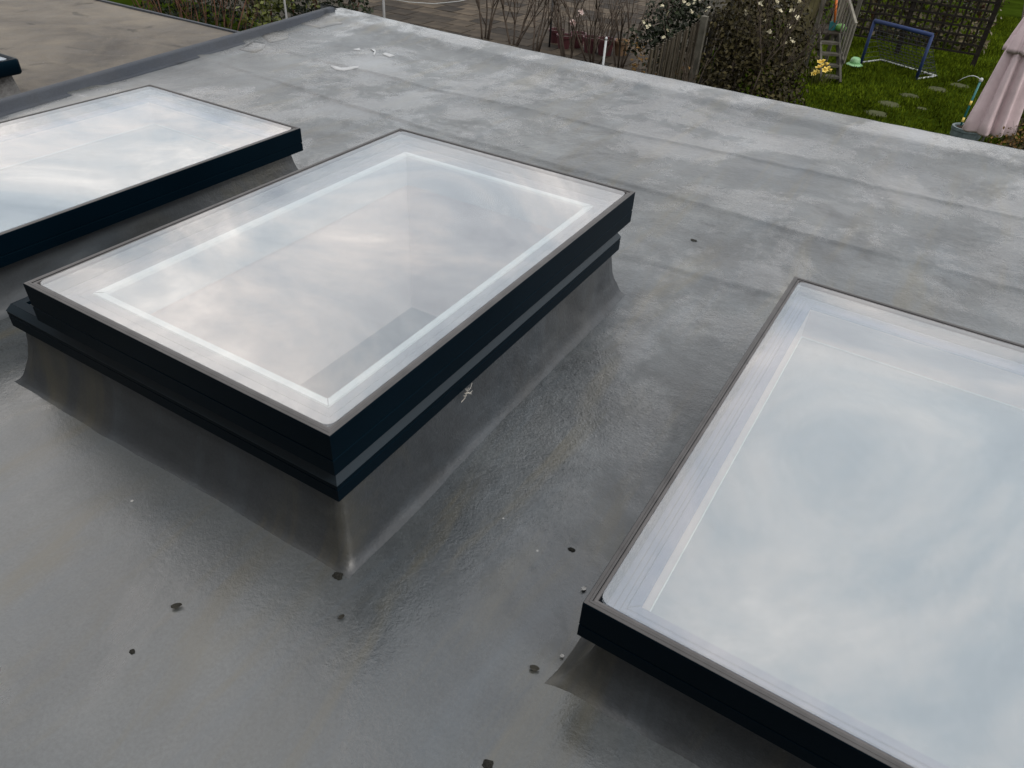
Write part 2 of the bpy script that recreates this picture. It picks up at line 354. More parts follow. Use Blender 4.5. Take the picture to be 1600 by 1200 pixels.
# raised kerb along the party line
ka, kb = Vector((-4.02, YB, 0)), Vector((-4.98, 5.33, 0))
kd = (kb - ka).normalized(); kn = Vector((kd.y, -kd.x, 0))     # towards our roof
kprof = [(0.075, -0.02), (0.075, 0.003), (0.022, 0.005), (0.008, 0.012), (0.003, 0.062), (-0.004, 0.071), (-0.014, 0.075), (-0.045, 0.076), (-0.062, 0.070), (-0.07, 0.05), (-0.13, -0.08), (-0.13, -0.30)]
vv, ff = [], []; K = 160
for i in range(K + 1):
    p = ka.lerp(kb, i / K); hs = 0.50 + 0.25 * i / K
    wob = 0.004 * mnoise.noise(p * 1.3)
    for a, b in kprof:
        q = p + kn * (a + wob); vv.append((q.x, q.y, b * hs if b > 0 else b))
n = len(kprof)
for i in range(K):
    for k in range(n - 1): ff.append((i*n+k, i*n+k+1, (i+1)*n+k+1, (i+1)*n+k))
ff.append(tuple(range(n))); ff.append(tuple(K*n + k for k in range(n - 1, -1, -1)))
link('party_kerb', vv, ff, M['kerb'], ext, True)
# walls, room below
def wallbox(name, x0, x1, y0, y1, z0, z1, mat): return MB().box(((x0+x1)/2, (y0+y1)/2, (z0+z1)/2), (x1-x0, y1-y0, z1-z0)).build(name, mat, ext)
wallbox('garden_wall', -4.9, -2.6, 5.0, 5.28, GZ, -0.14, 'brick')
wallbox('garden_wall', 0.6, 3.2, 5.0, 5.28, GZ, -0.14, 'brick')
wallbox('added_door_lintel', -2.599, 0.599, 5.0, 5.28, -0.45, -0.14, 'brick')
for k in range(3):  # unseen glazed doors, added so more daylight reaches the room
    x0, x1 = -2.59 + k * 1.062, -2.59 + (k + 1) * 1.062 - .004
    d = wallbox('added_door_leaf', x0 + .06, x1 - .06, 5.12, 5.14, GZ + .19, -.53, 'glass')
    o = MB().add(*[[Vector((v.x, 5.10 + v.y, v.z)) for v in q] if i == 0 else q for i, q in enumerate(((lambda P: (P, [(0,1,5,4),(1,2,6,5),(2,3,7,6),(3,0,4,7),(8,9,13,12),(9,10,14,13),(10,11,15,14),(11,8,12,15),(0,1,9,8),(1,2,10,9),(2,3,11,10),(3,0,8,11),(4,5,13,12),(5,6,14,13),(6,7,15,14),(7,4,12,15)]))([Vector((x, y, z)) for y in (0, .06) for (e) in (0, .07) for x, z in ((x0+e, GZ+.12+e), (x1-e, GZ+.12+e), (x1-e, -.452-e), (x0+e, -.452-e))])))]).build('added_door_frame', 'frame', ext)
wallbox('side_wall', -4.85, -4.6, -1.5, 4.99, GZ, -0.36, 'brick')
wallbox('side_wall', 2.95, 3.2, -1.5, 4.99, GZ, -0.14, 'brick')
wallbox('unseen_house_wall', -9.0, 6.0, -1.95, -1.6, GZ, 5.2, 'brick')  # unseen wall behind the camera, added to block sky and darken front faces
wallbox('room_floor', -4.59, 2.94, -1.5, 4.98, GZ - 0.05, GZ + 0.12, 'floor')
vs, fs = [], []
gx = sorted([-4.59, 2.94] + [v for r in SK.values() for v in (r[0] + .12, r[1] - .12)])
gy = sorted({-1.5, 4.98} | {v for r in SK.values() for v in (r[2] + .12, r[3] - .12)})
for i in range(len(gx) - 1):
    for j in range(len(gy) - 1):
        cx, cy = (gx[i] + gx[i+1]) / 2, (gy[j] + gy[j+1]) / 2
        if any(a < cx < b and c < cy < d for a, b, c, d in holes): continue
        k = len(vs); vs += [(gx[i], gy[j], -.33), (gx[i+1], gy[j], -.33), (gx[i+1], gy[j+1], -.33), (gx[i], gy[j+1], -.33)]; fs.append((k+3, k+2, k+1, k))
link('ceiling', vs, fs, M['white_wall'], ext)

# ------------------------------------------------------------------ skylights
def upstand(rect, ztop, ang=0.0, seed=0):
    """membrane dressed up the kerb of one skylight: concave fillet, flared mitred corners"""
    x0, x1, y0, y1 = rect; c = ((x0+x1)/2, (y0+y1)/2); T = 18; S = 48; vs = []; rows = []
    for k in range(T + 1):
        t = k / T; z = ztop * (1 - t) ** 1.0 if t < .75 else ztop * .25 * ((1 - t) / .25) ** 1.7; out = 0.030 * t + 0.040 * t ** 5
        if k == T: z = 0.0045; out += 0.004
        row = []
        cs = [(x0, y0), (x1, y0), (x1, y1), (x0, y1)]; dirs = [(-1, -1), (1, -1), (1, 1), (-1, 1)]
        for s in range(4):
            a, b = cs[s], cs[(s+1) % 4]; da, db = dirs[s], dirs[(s+1) % 4]
            for q in range(S):
                u = q / S; fl = 1 + (0.25 if seed == 3 else 0.0) * (math.exp(-u / 0.035) + math.exp(-(1-u) / 0.035)) * t
                px = a[0] + (b[0]-a[0]) * u + out * fl * (da[0] + (db[0]-da[0]) * u); py = a[1] + (b[1]-a[1]) * u + out * fl * (da[1] + (db[1]-da[1]) * u)
                p = Vector((px, py, z)); nn = Vector((seed * 7.0, 0, 0))
                wr = (0.005 * mnoise.noise(p * 5 + nn) + 0.005 * mnoise.noise(p * 13 + nn) + 0.002 * mnoise.noise(p * 30 + nn)) * math.sin(math.pi * min(1, t * 1.02)) ** 0.6
                e = Vector(((px - c[0]), (py - c[1]), 0)).normalized(); p += e * wr + Vector((0, 0, wr * 0.6))
                if k == T: p += e * 0.012 * mnoise.noise(p * 7 + nn); p.z = deck_z(p.x, p.y) - 0.004
                else: p.z = max(p.z, deck_z(p.x, p.y) + 0.0005 * (T - k))
                row.append(len(vs)); vs.append(p)
        rows.append(row)
    fs = []; n = 4 * S
    for k in range(T):
        for j in range(n): fs.append((rows[k][j], rows[k+1][j], rows[k+1][(j+1) % n], rows[k][(j+1) % n]))
    return link('upstand', rot_about(vs, c, ang), fs, M['upstand'], ext, True)

def rounded_pane(rect, ins, r, z0, z1):
    x0, x1, y0, y1 = rect[0]+ins, rect[1]-ins, rect[2]+ins, rect[3]-ins; pts = []
    for cx, cy, a0 in ((x1-r, y1-r, 0), (x0+r, y1-r, 90), (x0+r, y0+r, 180), (x1-r, y0+r, 270)):
        for k in range(6):
            a = math.radians(a0 + 18 * k); pts.append((cx + r*math.cos(a), cy + r*math.sin(a)))
    n = len(pts); vs = [Vector((x, y, z1)) for x, y in pts] + [Vector((x, y, z0)) for x, y in pts]
    return vs, [tuple(range(n)), tuple(range(2*n-1, n-1, -1))] + [(j, n+j, n+(j+1) % n, (j+1) % n) for j in range(n)]

def skylight(rect, ztop, label, tiers=1, ang=0.0, blind=False, seed=0):
    c = ((rect[0]+rect[1])/2, (rect[2]+rect[3])/2)
    t = thing('skylight', label, 'skylight', (c[0], c[1], 0.0), 'skylights on the grey roof')
    def part(name, vf, mat, parent=t, smooth=False):
        return link(name, rot_about(vf[0], c, ang), vf[1], M[mat], parent, smooth, loc=(-t.location if parent is t else Vector((0, 0, 0))))
    FB = .105 if tiers == 1 else .114
    Z = lambda pr: [(i, ztop + z) for i, z in pr]
    part('frame', ring(rect, Z([(0.0015, -.0005), (0, -.002), (0, -.066), (.002, -.0675), (.002, -.0695), (0, -.071), (0, -FB + .0015), (.0015, -FB), (.038, -FB), (.038, -.05), (.020, -.05), (.020, -.0125), (.0135, -.0125), (.0135, -.0005)])), 'frame')
    part('top_lip', ring(rect, Z([(.0012, -.0006), (.0012, .0006), (.0070, .0012), (.0078, .0004), (.0090, .0012), (.0133, .0008), (.0133, -.0006)])), 'lip')
    part('gasket', ring(rect, Z([(.0140, -.0100), (.0140, -.0015), (.0165, -.0005), (.0215, -.0015), (.0215, -.0100)])), 'gasket')
    g = part('glass_pane', rounded_pane(rect, .0225, .022, ztop - .0085, ztop - .0005), 'glass')
    part('spacer', ring(rect, Z([(.0205, -.013), (.0205, -.0455), (.030, -.0455), (.030, -.013)])), 'spacer')
    if tiers == 1:
        part('inner_frame', ring(rect, Z([(.0305, -.047), (.066, -.045), (.066, -.060), (.0305, -.060)])), 'inner_cool')
        for u in (.043, .056): part('joint_line', ring(rect, Z([(u, -.0455), (u + .0022, -.0453), (u + .0022, -.0475), (u, -.0475)])), 'line')
        part('bead', ring(rect, Z([(.0665, -.046), (.069, -.043), (.086, -.044), (.090, -.050), (.090, -.062), (.0665, -.062)])), 'inner_cool')
    else: part('inner_frame', ring(rect, Z([(.0305, -.047), (.054, -.047), (.0545, -.0490), (.0565, -.0490), (.057, -.047), (.080, -.046), (.0805, -.048), (.0825, -.048), (.083, -.046), (.105, -.045), (.105, -.060), (.0305, -.060)])), 'inner' if tiers == 2 else 'inner_cool')
    if tiers == 2: part('bead', ring(rect, Z([(.1055, -.046), (.108, -.042), (.127, -.044), (.130, -.050), (.130, -.062), (.1055, -.062)])), 'bead' if tiers == 2 else 'inner_cool')
    # mitre joints of the bead
    for sx, sy in ((0, 2), (1, 2), (1, 3), (0, 3)):
        qx = rect[sx]; qy = rect[sy]; dx = 1 if sx == 0 else -1; dy = 1 if sy == 2 else -1
        ka_, kb_ = (.107, .128) if tiers == 2 else (.068, .087); a = Vector((qx + dx*ka_, qy + dy*ka_, ztop - .0418)); b = Vector((qx + dx*kb_, qy + dy*kb_, ztop - .0432))
        m = MB().bar(a, b, .0015, .0006); part('mitre_joint', (m.v, m.f), 'line')
    lo_ = .1305 if tiers == 2 else .0905
    part('liner', ring(rect, Z([(lo_, -.052), (lo_, -.165), (lo_ - .0125, -.165), (lo_ - .0125, -.0625)])), 'liner' if tiers == 2 else 'plaster')
    zb = ztop - .105
    if tiers == 2:
        LR = (rect[0] - .235, rect[1], rect[2], rect[3])
        part('lower_frame', ring(LR, Z([(.034, -.150), (.020, -.172), (.020, -.184), (.0215, -.185), (.0215, -.1865), (.020, -.1875), (.020, -.222), (.022, -.224), (.060, -.224), (.060, -.150)])), 'frame')
        part('neck', ring(rect, Z([(.034, -.1145), (.034, -.1650), (.060, -.1650), (.060, -.1145)])), 'frame')
        part('ledge', ring(LR, Z([(.0330, -.1495), (.0190, -.1708), (.0190, -.1722), (.0330, -.1512)])), 'ledge')
        zb = ztop - .224
    if blind:
        x0, x1, y0, y1 = rect; i = .0912; z = ztop - .160
        part('blind', ([Vector((x0+i, y0+i, z)), Vector((x1-i, y0+i, z)), Vector((x1-i, y1-i, z)), Vector((x0+i, y1-i, z)), Vector((x0+i, y0+i, z-.004)), Vector((x1-i, y0+i, z-.004)), Vector((x1-i, y1-i, z-.004)), Vector((x0+i, y1-i, z-.004))],
             [(0,1,2,3), (7,6,5,4), (0,4,5,1), (1,5,6,2), (2,6,7,3), (3,7,4,0)]), 'blind')
        part('blind_rail', ring(rect, Z([(.0915, -.156), (.0945, -.156), (.0945, -.1595), (.0915, -.1595)])), 'bead')
    i = .043 if tiers == 1 else .042
    if tiers == 2:                                                    # the kerb is wider than the glazing on its left: a membrane-dressed shoulder
        X0, X1, Y0, Y1, Z0, Z1 = rect[0] - .193, rect[0] + .033, rect[2] + i, rect[3] - i, zb - .012, ztop - .160
        upstand((X0, rect[1]-i, Y0, Y1), zb - 0.0005, ang, seed)
        rows = [(0, Z0), (0, Z1 - .022), (.005, Z1 - .008), (.018, Z1), (.06, Z1 + .004)]; sv_, sf_ = [], []; q = 40
        for ii, zz_ in rows:
            for j in range(q + 1):
                sv_.append((X0 + ii, Y0 + ii + (Y1 - Y0 - 2*ii) * j / q, zz_ + .002 * mnoise.noise(Vector((ii * 20, j * .35, 4)))))
        for a in range(4):
            for j in range(q): sf_.append((a*(q+1)+j+1, a*(q+1)+j, (a+1)*(q+1)+j, (a+1)*(q+1)+j+1))
        b0 = len(sv_); sv_ += [(X1, Y0 + ii, zz_) for ii, zz_ in rows] + [(X1, Y1 - ii, zz_) for ii, zz_ in rows]
        for a in range(4): sf_ += [(a*(q+1), b0+a, b0+a+1, (a+1)*(q+1)), (b0+5+a, a*(q+1)+q, (a+1)*(q+1)+q, b0+6+a)]
        sf_.append(tuple([4*(q+1)+j for j in range(q, -1, -1)] + [b0+4, b0+9]))
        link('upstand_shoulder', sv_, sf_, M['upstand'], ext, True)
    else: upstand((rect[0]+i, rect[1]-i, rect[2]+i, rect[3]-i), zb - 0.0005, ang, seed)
    rv = ring(rect, [(.120, ztop-.166), (.120, -.33), (.105, -.33), (.105, ztop-.166)])
    link('shaft_lining', rot_about(rv[0], c, ang), rv[1], M['plaster'], ext)
    return t
skylight(SK['left'], 0.265, 'dark framed skylight nearest the raised roof kerb, reflecting pale cloud', 1, 0.0, True, 1)
skylight(SK['mid'], 0.42, 'raised two-tier dark framed skylight in the middle, white inner bead seen through its glass', 2, 0.0, False, 2)
skylight(SK['right'], 0.265, 'dark framed skylight at the lower right with pale blue blind under its glass', 1, math.radians(-0.7), True, 3)

# ------------------------------------------------------------------ the neighbour's roof
NZ = -0.2
nb = thing('neighbouring_extension', 'neighbouring extension with dry brown felt flat roof beyond the kerb', 'building', (-8, 1, GZ))
vs, fs = [], []; nx, ny = 110, 90
for j in range(ny + 1):
    for i in range(nx + 1):
        y = -1.5 + (4.84 + 1.5) * j / ny
        xr = -4.16 - 0.139 * (y + 1.55) - .02
        x = -12.5 + (xr + 12.5) * i / nx; p = Vector((x, y, 3))
        vs.append((x, y, NZ + 0.010 * mnoise.noise(p * 0.8) + 0.002 * mnoise.noise(p * 5)))
for j in range(ny):
    for i in range(nx): fs.append((j*(nx+1)+i, j*(nx+1)+i+1, (j+1)*(nx+1)+i+1, (j+1)*(nx+1)+i))
link('roof_deck', vs, fs, M['old_roof'], nb, True)
MB().box((-8.8, 4.855, NZ - .05), (7.3, .03, .13)).build('roof_trim', 'kerb', nb)
MB().box((-8.8, 4.66, (GZ + NZ - .14) / 2), (7.2, .25, NZ - .14 - GZ)).build('garden_wall', 'brick', nb)
base = at_z(36, 133, NZ); top = at_z(31, 91, 0.03)
cx, cy = top.x, top.y; rect = (cx - 1.0, cx, cy - 1.5, cy)
ns = thing('skylight', 'small dark skylight on the brown neighbouring roof, cut by the left edge', 'skylight', (cx - .5, cy - .75, NZ))
vv = []
def rrect(ins, r, z):
    p, _ = rounded_pane(rect, ins, r, z, z); return p[:24]
pr = [(.02, .02, .03), (.006, .03, .027), (0, .035, .018), (0, .035, -.055), (.008, .03, -.065), (.05, .02, -.065), (.05, .02, .012)]
for a, r, z in pr: vv += rrect(a, r, z)
ff = [(k*24+j, ((k+1) % 7)*24+j, ((k+1) % 7)*24+(j+1) % 24, k*24+(j+1) % 24) for k in range(7) for j in range(24)]
link('frame', vv, ff, M['frame'], ns, True)
p, q = rounded_pane(rect, .051, .02, .016, .026); link('glass_pane', p, q, M['glass'], ns)
vv, ff = ring(rect, [(.06, -.0655), (.045, NZ + .02), (.03, NZ - .02), (.12, NZ - .02), (.12, -.0655)])
link('upstand', vv, ff, M['mortar'], ns)
i = .121; vv = [Vector((rect[a] + (i if a == 0 else -i), rect[b] + (i if b == 2 else -i), -.06)) for a, b in ((0,2), (1,2), (1,3), (0,3))]
link('blind', vv, [(0, 1, 2, 3)], M['blind'], ns)

# ------------------------------------------------------------------ garden ground
def sheet(name, pts, mat): return struct(link(name, pts, [tuple(range(len(pts)))], M[mat]))
sheet('ground', [(-400, -400, GZ), (400, -400, GZ), (400, 400, GZ), (-400, 400, GZ)], 'grass_ground')
lx0, lx1, ly0, ly1 = -3.6, 3.2, 12.5, 30.0
n = 60000
bx = rng.uniform(lx0, 2.4, n); by = ly0 + (ly1 - ly0) * rng.uniform(0, 1, n) ** 1.2
stones = [(1465, 140, .22), (1499, 134, .20), (1421, 150, .19), (1389, 163, .22), (1370, 178, .22), (1440, 170, .10)]
SP = [(gnd(a, b), r) for a, b, r in stones]
keep = np.ones(n, bool)
for p, r in SP: keep &= (bx - p.x) ** 2 + ((by - p.y) * 1.0) ** 2 > (r * .78) ** 2
bx, by = bx[keep], by[keep]; n = len(bx)
h = rng.uniform(.03, .085, n); a = rng.uniform(0, 2*np.pi, n); wd = rng.uniform(.008, .018, n); ln = rng.uniform(-.03, .03, (n, 2))
V = np.empty((n, 3, 3)); V[:, 0] = np.c_[bx - wd*np.cos(a), by - wd*np.sin(a), np.full(n, GZ)]; V[:, 1] = np.c_[bx + wd*np.cos(a), by + wd*np.sin(a), np.full(n, GZ)]
V[:, 2] = np.c_[bx + ln[:, 0], by + ln[:, 1], GZ + h]
me = bpy.data.meshes.new('grass'); me.vertices.add(3*n); me.vertices.foreach_set('co', V.ravel()); me.loops.add(3*n); me.loops.foreach_set('vertex_index', np.arange(3*n)); me.polygons.add(n)
me.polygons.foreach_set('loop_start', np.arange(0, 3*n, 3)); me.update(calc_edges=True); me.materials.append(M['grass'])
go = bpy.data.objects.new('grass', me); C.objects.link(go); go['kind'] = 'stuff'; tag(go, 'short mossy green lawn grass beyond the roof edge', 'grass')
where = ['nearest the far lawn edge by the goal', 'beside the parasol side of the lawn', 'third along the line across the lawn', 'fourth along the line, nearer the roof', 'closest to the roof edge', 'smallest, off the line of the others']
for k, (p, r) in enumerate(SP):
    m = MB(); q = 14; out = [(r * (1 + .18 * mnoise.noise(Vector((math.cos(2*math.pi*j/q)*1.5 + k*9, math.sin(2*math.pi*j/q)*1.5, 0)))), 2*math.pi*j/q) for j in range(q)]
    vs = [Vector((p.x + rr*math.cos(t), p.y + rr*.9*math.sin(t), GZ + .012)) for rr, t in out] + [Vector((p.x + rr*1.06*math.cos(t), p.y + rr*.96*math.sin(t), GZ - .02)) for rr, t in out]
    o = link('stepping_stone', vs, [tuple(range(q))] + [(j, q+j, q+(j+1) % q, (j+1) % q) for j in range(q)], M['stone'])
    tag(o, 'flat tan stepping stone in the lawn, ' + where[k], 'stone', 'stepping stones in the lawn')
# neighbour's patio with single slabs
pat = struct(link('patio', [(-22, 13.6, GZ + .004), (-5.3, 13.6, GZ + .004), (-5.3, 27, GZ + .004), (-22, 27, GZ + .004)], [(0, 1, 2, 3)], M['joint']))
sm = []
for v in range(5):
    m = MB(); r = random.uniform; wx, wy = .295, .295
    top = [Vector((sx*wx + r(-.008, .008), sy*wy + r(-.008, .008), .03 + r(-.004, .004))) for sx, sy in ((-1,-1), (1,-1), (1,1), (-1,1))]
    m.add(top + [Vector((q.x*1.015, q.y*1.015, -.005)) for q in top], [(0,1,2,3), (0,4,5,1), (1,5,6,2), (2,6,7,3), (3,7,4,0)])
    me = bpy.data.meshes.new('paving_slab'); me.from_pydata([tuple(x) for x in m.v], [], m.f); me.materials.append(M['slab']); sm.append(me)
cnt = 0
for j in range(16):
    for i in range(27):
        x, y = -20.6 + .61*i + (.3 if j % 2 else 0), 14.6 + .61*j
        u = (Vector((x, y, GZ)) - Vector((0, 0, CAMZ))) @ R
        px, py = 800 + F*u.x/-u.z, 600 - F*u.y/-u.z
        if not (540 < px < 1040 and -25 < py < 120) or cnt >= 290: continue
        o = bpy.data.objects.new('paving_slab', random.choice(sm)); C.objects.link(o); o.parent = pat; o.location = (x, y, GZ + .005 + random.uniform(0, .006)); o.rotation_euler.z = random.uniform(-.012, .012); cnt += 1
# brick path at the far right
pth = struct(link('path', [(1.0, 19, GZ + .004), (2.2, 19, GZ + .004), (2.2, 40, GZ + .004), (1.0, 40, GZ + .004)], [(0, 1, 2, 3)], M['joint']))
me = bpy.data.meshes.new('path_brick'); m = MB().box((0, 0, .02), (.36, .17, .05)); me.from_pydata([tuple(x) for x in m.v], [], m.f); me.materials.append(M['path'])
for j in range(80):
    for i in range(3):
        o = bpy.data.objects.new('path_brick', me); C.objects.link(o); o.parent = pth
        o.location = (1.2 + .39*i + (.12 if j % 2 else 0), 19.2 + .195*j, GZ + .004 + random.uniform(0, .008)); o.rotation_euler.z = random.uniform(-.03, .03)

# ------------------------------------------------------------------ plants
def leaf_cloud(blobs, dens, size, squash=0.6):
    """blobs = [(centre, radii)]; leaf-sized bent quads spread through the volume"""
    vs, fs = [], []
    for c, rad in blobs:
        k = int(dens * rad[0] * rad[1] * rad[2] * 4)
        for _ in range(k):
            d = Vector((random.gauss(0, 1), random.gauss(0, 1), random.gauss(0, 1))).normalized() * random.random() ** 0.42
            d *= 1 + 0.35 * mnoise.noise(d * 2.3 + c)
            p = c + Vector((d.x*rad[0], d.y*rad[1], d.z*rad[2]))
            if p.z < GZ + .01: continue
            s = size * random.uniform(.6, 1.4)
            nrm = (d + Vector((random.uniform(-1, 1), random.uniform(-1, 1), random.uniform(-.4, 1.2)))).normalized()
            x = nrm.orthogonal().normalized(); x.rotate(Matrix.Rotation(random.uniform(0, 6.28), 3, nrm)); y = nrm.cross(x)
            i = len(vs); vs += [p - x*s, p - y*s*squash + nrm*s*.15, p + x*s, p + y*s*squash + nrm*s*.15]; fs += [(i, i+1, i+2), (i, i+2, i+3)]
    return vs, fs
def branches(m, p, d, ln, r, depth, spread=.5, up=.25, tips=None, kids=3):
    pts = [Vector(p)]; d = Vector(d).normalized(); n = 4
    for k in range(n):
        d = (d + Vector((random.uniform(-1, 1), random.uniform(-1, 1), random.uniform(-.5, 1) + up)) * .13).normalized(); pts.append(pts[-1] + d*ln/n)
    m.tube(pts, [r*(1 - .5*k/n) for k in range(n + 1)], 5)
    if tips is not None: tips.append(pts[-1])
    if depth:
        for _ in range(kids):
            q = pts[random.randint(1, n)]; e = (d + Vector((random.uniform(-1, 1), random.uniform(-1, 1), random.uniform(-.3, .8))) * spread).normalized()
            branches(m, q, e, ln*random.uniform(.5, .75), r*.55, depth - 1, spread, up, tips, kids)
def blossoms(pts, size, n=5):
    vs, fs = [], []
    for p in pts:
        ax = Vector((random.gauss(0, .6), random.gauss(-.4, .6), 1)).normalized(); x = ax.orthogonal().normalized(); y = ax.cross(x)
        for k in range(n):
            a = 2*math.pi*k/n; u = x*math.cos(a) + y*math.sin(a); v = ax.cross(u); i = len(vs)
            vs += [p, p + u*size*.6 - v*size*.35 + ax*size*.3, p + u*size + ax*size*.45, p + u*size*.6 + v*size*.35 + ax*size*.3]; fs.append((i, i+1, i+2, i+3))
    return vs, fs
def shrub(name, label, cat, blobs, mat, dens, size, stems=(), stem_mat='twig', flower=None, group=None, root=None):
    lo = min(blobs, key=lambda b: b[0].z)[0] if blobs else Vector(stems[0][0])
    t = thing(name, label, cat, (root or (lo.x, lo.y, GZ)), group)
    if blobs:
        v, f = leaf_cloud(blobs, dens, size); link('foliage', v, f, M[mat], t)
    tips = []
    if stems:
        m = MB()
        for p, d, ln, r, dep, kids in stems: branches(m, p, d, ln, r, dep, tips=tips, kids=kids)
        m.build('branches', stem_mat, t, True)
    if flower:
        pts, fm, sz = flower
        if isinstance(pts, int): pts = random.sample(tips, min(pts, len(tips)))
        for p in pts:
            v, f = blossoms([p + Vector((random.gauss(0, .5), random.gauss(0, .5), random.gauss(0, .5)))*sz for _ in range(3)], sz); link('blossom', v, f, M[fm], t)
    return t
def B(px, py, y, rx, ry=None, rz=None): return (at_y(px, py, y), (rx, ry or rx, rz or rx))
def foot(v): return Vector((v[0], v[1], GZ - .02))

# big brown-green climber by the fence
bl = [B(1130, 110, 12.6, .55, .6, .6), B(1180, 70, 12.8, .65, .6, .65), B(1225, 90, 13.2, .55, .6, .6), B(1150, 30, 12.8, .55, .6, .5), B(1215, 25, 13.4, .5, .6, .5), B(1110, 160, 12.2, .5, .5, .5), B(1190, 140, 12.6, .6, .5, .6), B(1225, 150, 13.0, .4, .4, .45), B(1160, 220, 12.4, .8, .6, .8), B(1240, 55, 13.6, .35, .4, .4), B(1185, -20, 13.4, .6, .6, .4)]
cf = [at_y(a, b, 12.6 + (b % 7) * .05) for a, b in ((1187, 7), (1215, 4), (1247, 2), (1239, 17), (1232, 42), (1246, 27), (1218, 18), (1200, 52), (1195, 33), (1238, 62), (1176, 40), (1226, 68), (1165, 20), (1210, 60))]
rt = at_y(1165, 240, 12.6)
shrub('climbing_shrub', 'tall tangled brown-green shrub with cream blossoms beside the slatted fence', 'shrub', bl, 'leaf_brown', 1500, .034,
      [(foot((rt.x + dx, rt.y + dy)), (dx*.2, dy*.2, 1), 1.25, .02, 3, 3) for dx, dy in ((-.4, 0), (-.15, .1), (.12, .2), (.3, .3), (-.1, -.2))], 'twig', (cf, 'cream', .035), root=(rt.x, rt.y, GZ))
# dark camellia behind the fence
bl = [B(1050, 25, 15.2, .6, .5, .55), B(1025, 50, 15.0, .4, .4, .35), B(1080, 5, 15.4, .6, .5, .5), B(1000, 60, 14.8, .35, .3, .3), B(1045, 75, 15.0, .5, .5, .5), B(1040, 110, 15, .5, .5, .5)]
cf = [at_y(a, b, 14.5) for a, b in ((1035, 10), (1043, 20), (1005, 35), (1012, 40), (1043, 48), (1036, 60), (1070, 3), (1085, 1), (1094, -3), (1105, 13), (1080, 18), (1076, 8))]
rt = at_y(1045, 100, 15)
shrub('camellia_bush', 'dark green bush with white flowers behind the slatted fence', 'shrub', bl, 'leaf_dark', 900, .045, [(foot(rt), (0, 0, 1), 1.3, .03, 2, 4)], 'twig', (cf, 'cream', .034), root=(rt.x, rt.y, GZ))
# rust coloured shrub in front of the fence
bl = [B(1035, 112, 11.2, .26, .2, .2), B(1060, 100, 11.6, .2, .2, .16), B(1005, 100, 11.4, .2, .2, .2), B(990, 75, 12.2, .22, .2, .2), B(1040, 150, 11.3, .4, .3, .4), B(1030, 210, 11.3, .5, .3, .5)]
rt = at_y(1035, 200, 11.3)
shrub('rusty_shrub', 'low rust and yellow-green shrub at the near end of the slatted fence', 'shrub', bl, 'leaf_rust', 1700, .026, [(foot(rt) + Vector((dx, 0, 0)), (dx, 0, 1), 1.0, .014, 2, 4) for dx in (-.3, -.1, .15, .3)], 'twig', root=(rt.x, rt.y, GZ))
# bare magnolia-like shrubs
def bare(px, py, label, n, ln, flower=None, mat='twig', y=None, lean=.25, dep=2, kids=3, name='bare_shrub'):
    p = gnd(px, py) if y is None else Vector((at_y(px, py, y).x, y, GZ))
    t = thing(name, label, 'shrub', p); m = MB(); tips = []
    for k in range(n):
        a = random.uniform(0, 6.28); branches(m, p + Vector((math.cos(a)*.08, math.sin(a)*.08, -.02)), (math.cos(a)*lean, math.sin(a)*lean, 1), ln*random.uniform(.8, 1.15), .024, dep, tips=tips, kids=kids)
    m.build('branches', mat, t, True)
    if flower:
        for fx, fy in flower:
            # set each blossom on the twig tip that lies closest to where the photo shows it
            q = min(tips, key=lambda v: (lambda u: (800 + F*u.x/-u.z - fx)**2 + (600 - F*u.y/-u.z - fy)**2)((v - Vector((0, 0, CAMZ))) @ R))
            v, f = blossoms([q + Vector((random.gauss(0, .03), random.gauss(0, .03), random.gauss(0, .03))) for _ in range(3)], .055); link('blossom', v, f, M['pink'], t)
    return t
bare(885, 98, 'bare flowering shrub with pinkish white blossoms in front of the plum pots', 5, 1.1, [(905, 25), (900, 40), (868, 72), (866, 78), (885, 84), (898, 70)])
bare(835, 84, 'leaning bare shrub on the paved patio, left of the plum pots', 4, 1.2, lean=.5)
bare(757, 64, 'bare many-stemmed shrub furthest left on the paved patio edge', 4, 1.1, lean=.2)
bare(965, 108, 'tall bare shrub beside the tan pot', 4, 1.3, lean=.45)
bare(800, 74, 'bare shrub with crossing twigs between the two left patio shrubs', 5, 1.3, lean=.6, dep=3)
bare(925, 104, 'tangled bare shrub standing before the pale garden stake', 5, 1.2, lean=.55, dep=3)
# reddish bare shrub and laurel beyond the neighbour's roof
p = at_y(305, 40, 8.2)
t = thing('reddish_shrub', 'bare reddish-brown twiggy shrub beyond the brown roof', 'shrub', (p.x, p.y, GZ)); m = MB()
for k in range(8):
    a = random.uniform(0, 6.28); branches(m, (p.x + .25*math.cos(a), p.y + .2*math.sin(a), GZ - .02), (math.cos(a)*.35, math.sin(a)*.3, 1), 1.9, .016, 3, tips=None, kids=3)
m.build('branches', 'twig_red', t, True)
p = at_y(410, 12, 10.0)
shrub('laurel_bush', 'glossy yellow-green laurel bush behind the end of the roof kerb', 'shrub', [B(405, 8, 10, .3, .3, .2), B(435, 0, 10.2, .3, .3, .2), B(385, 22, 9.8, .2, .2, .15), B(490, 0, 10.4, .2, .2, .15), B(420, 40, 10, .3, .3, .4), B(430, 90, 10, .3, .3, .5)], 'leaf_mid', 1000, .05, [(foot((p.x, p.y)), (0, 0, 1), 1.6, .03, 2, 4)], root=(p.x, p.y, GZ))
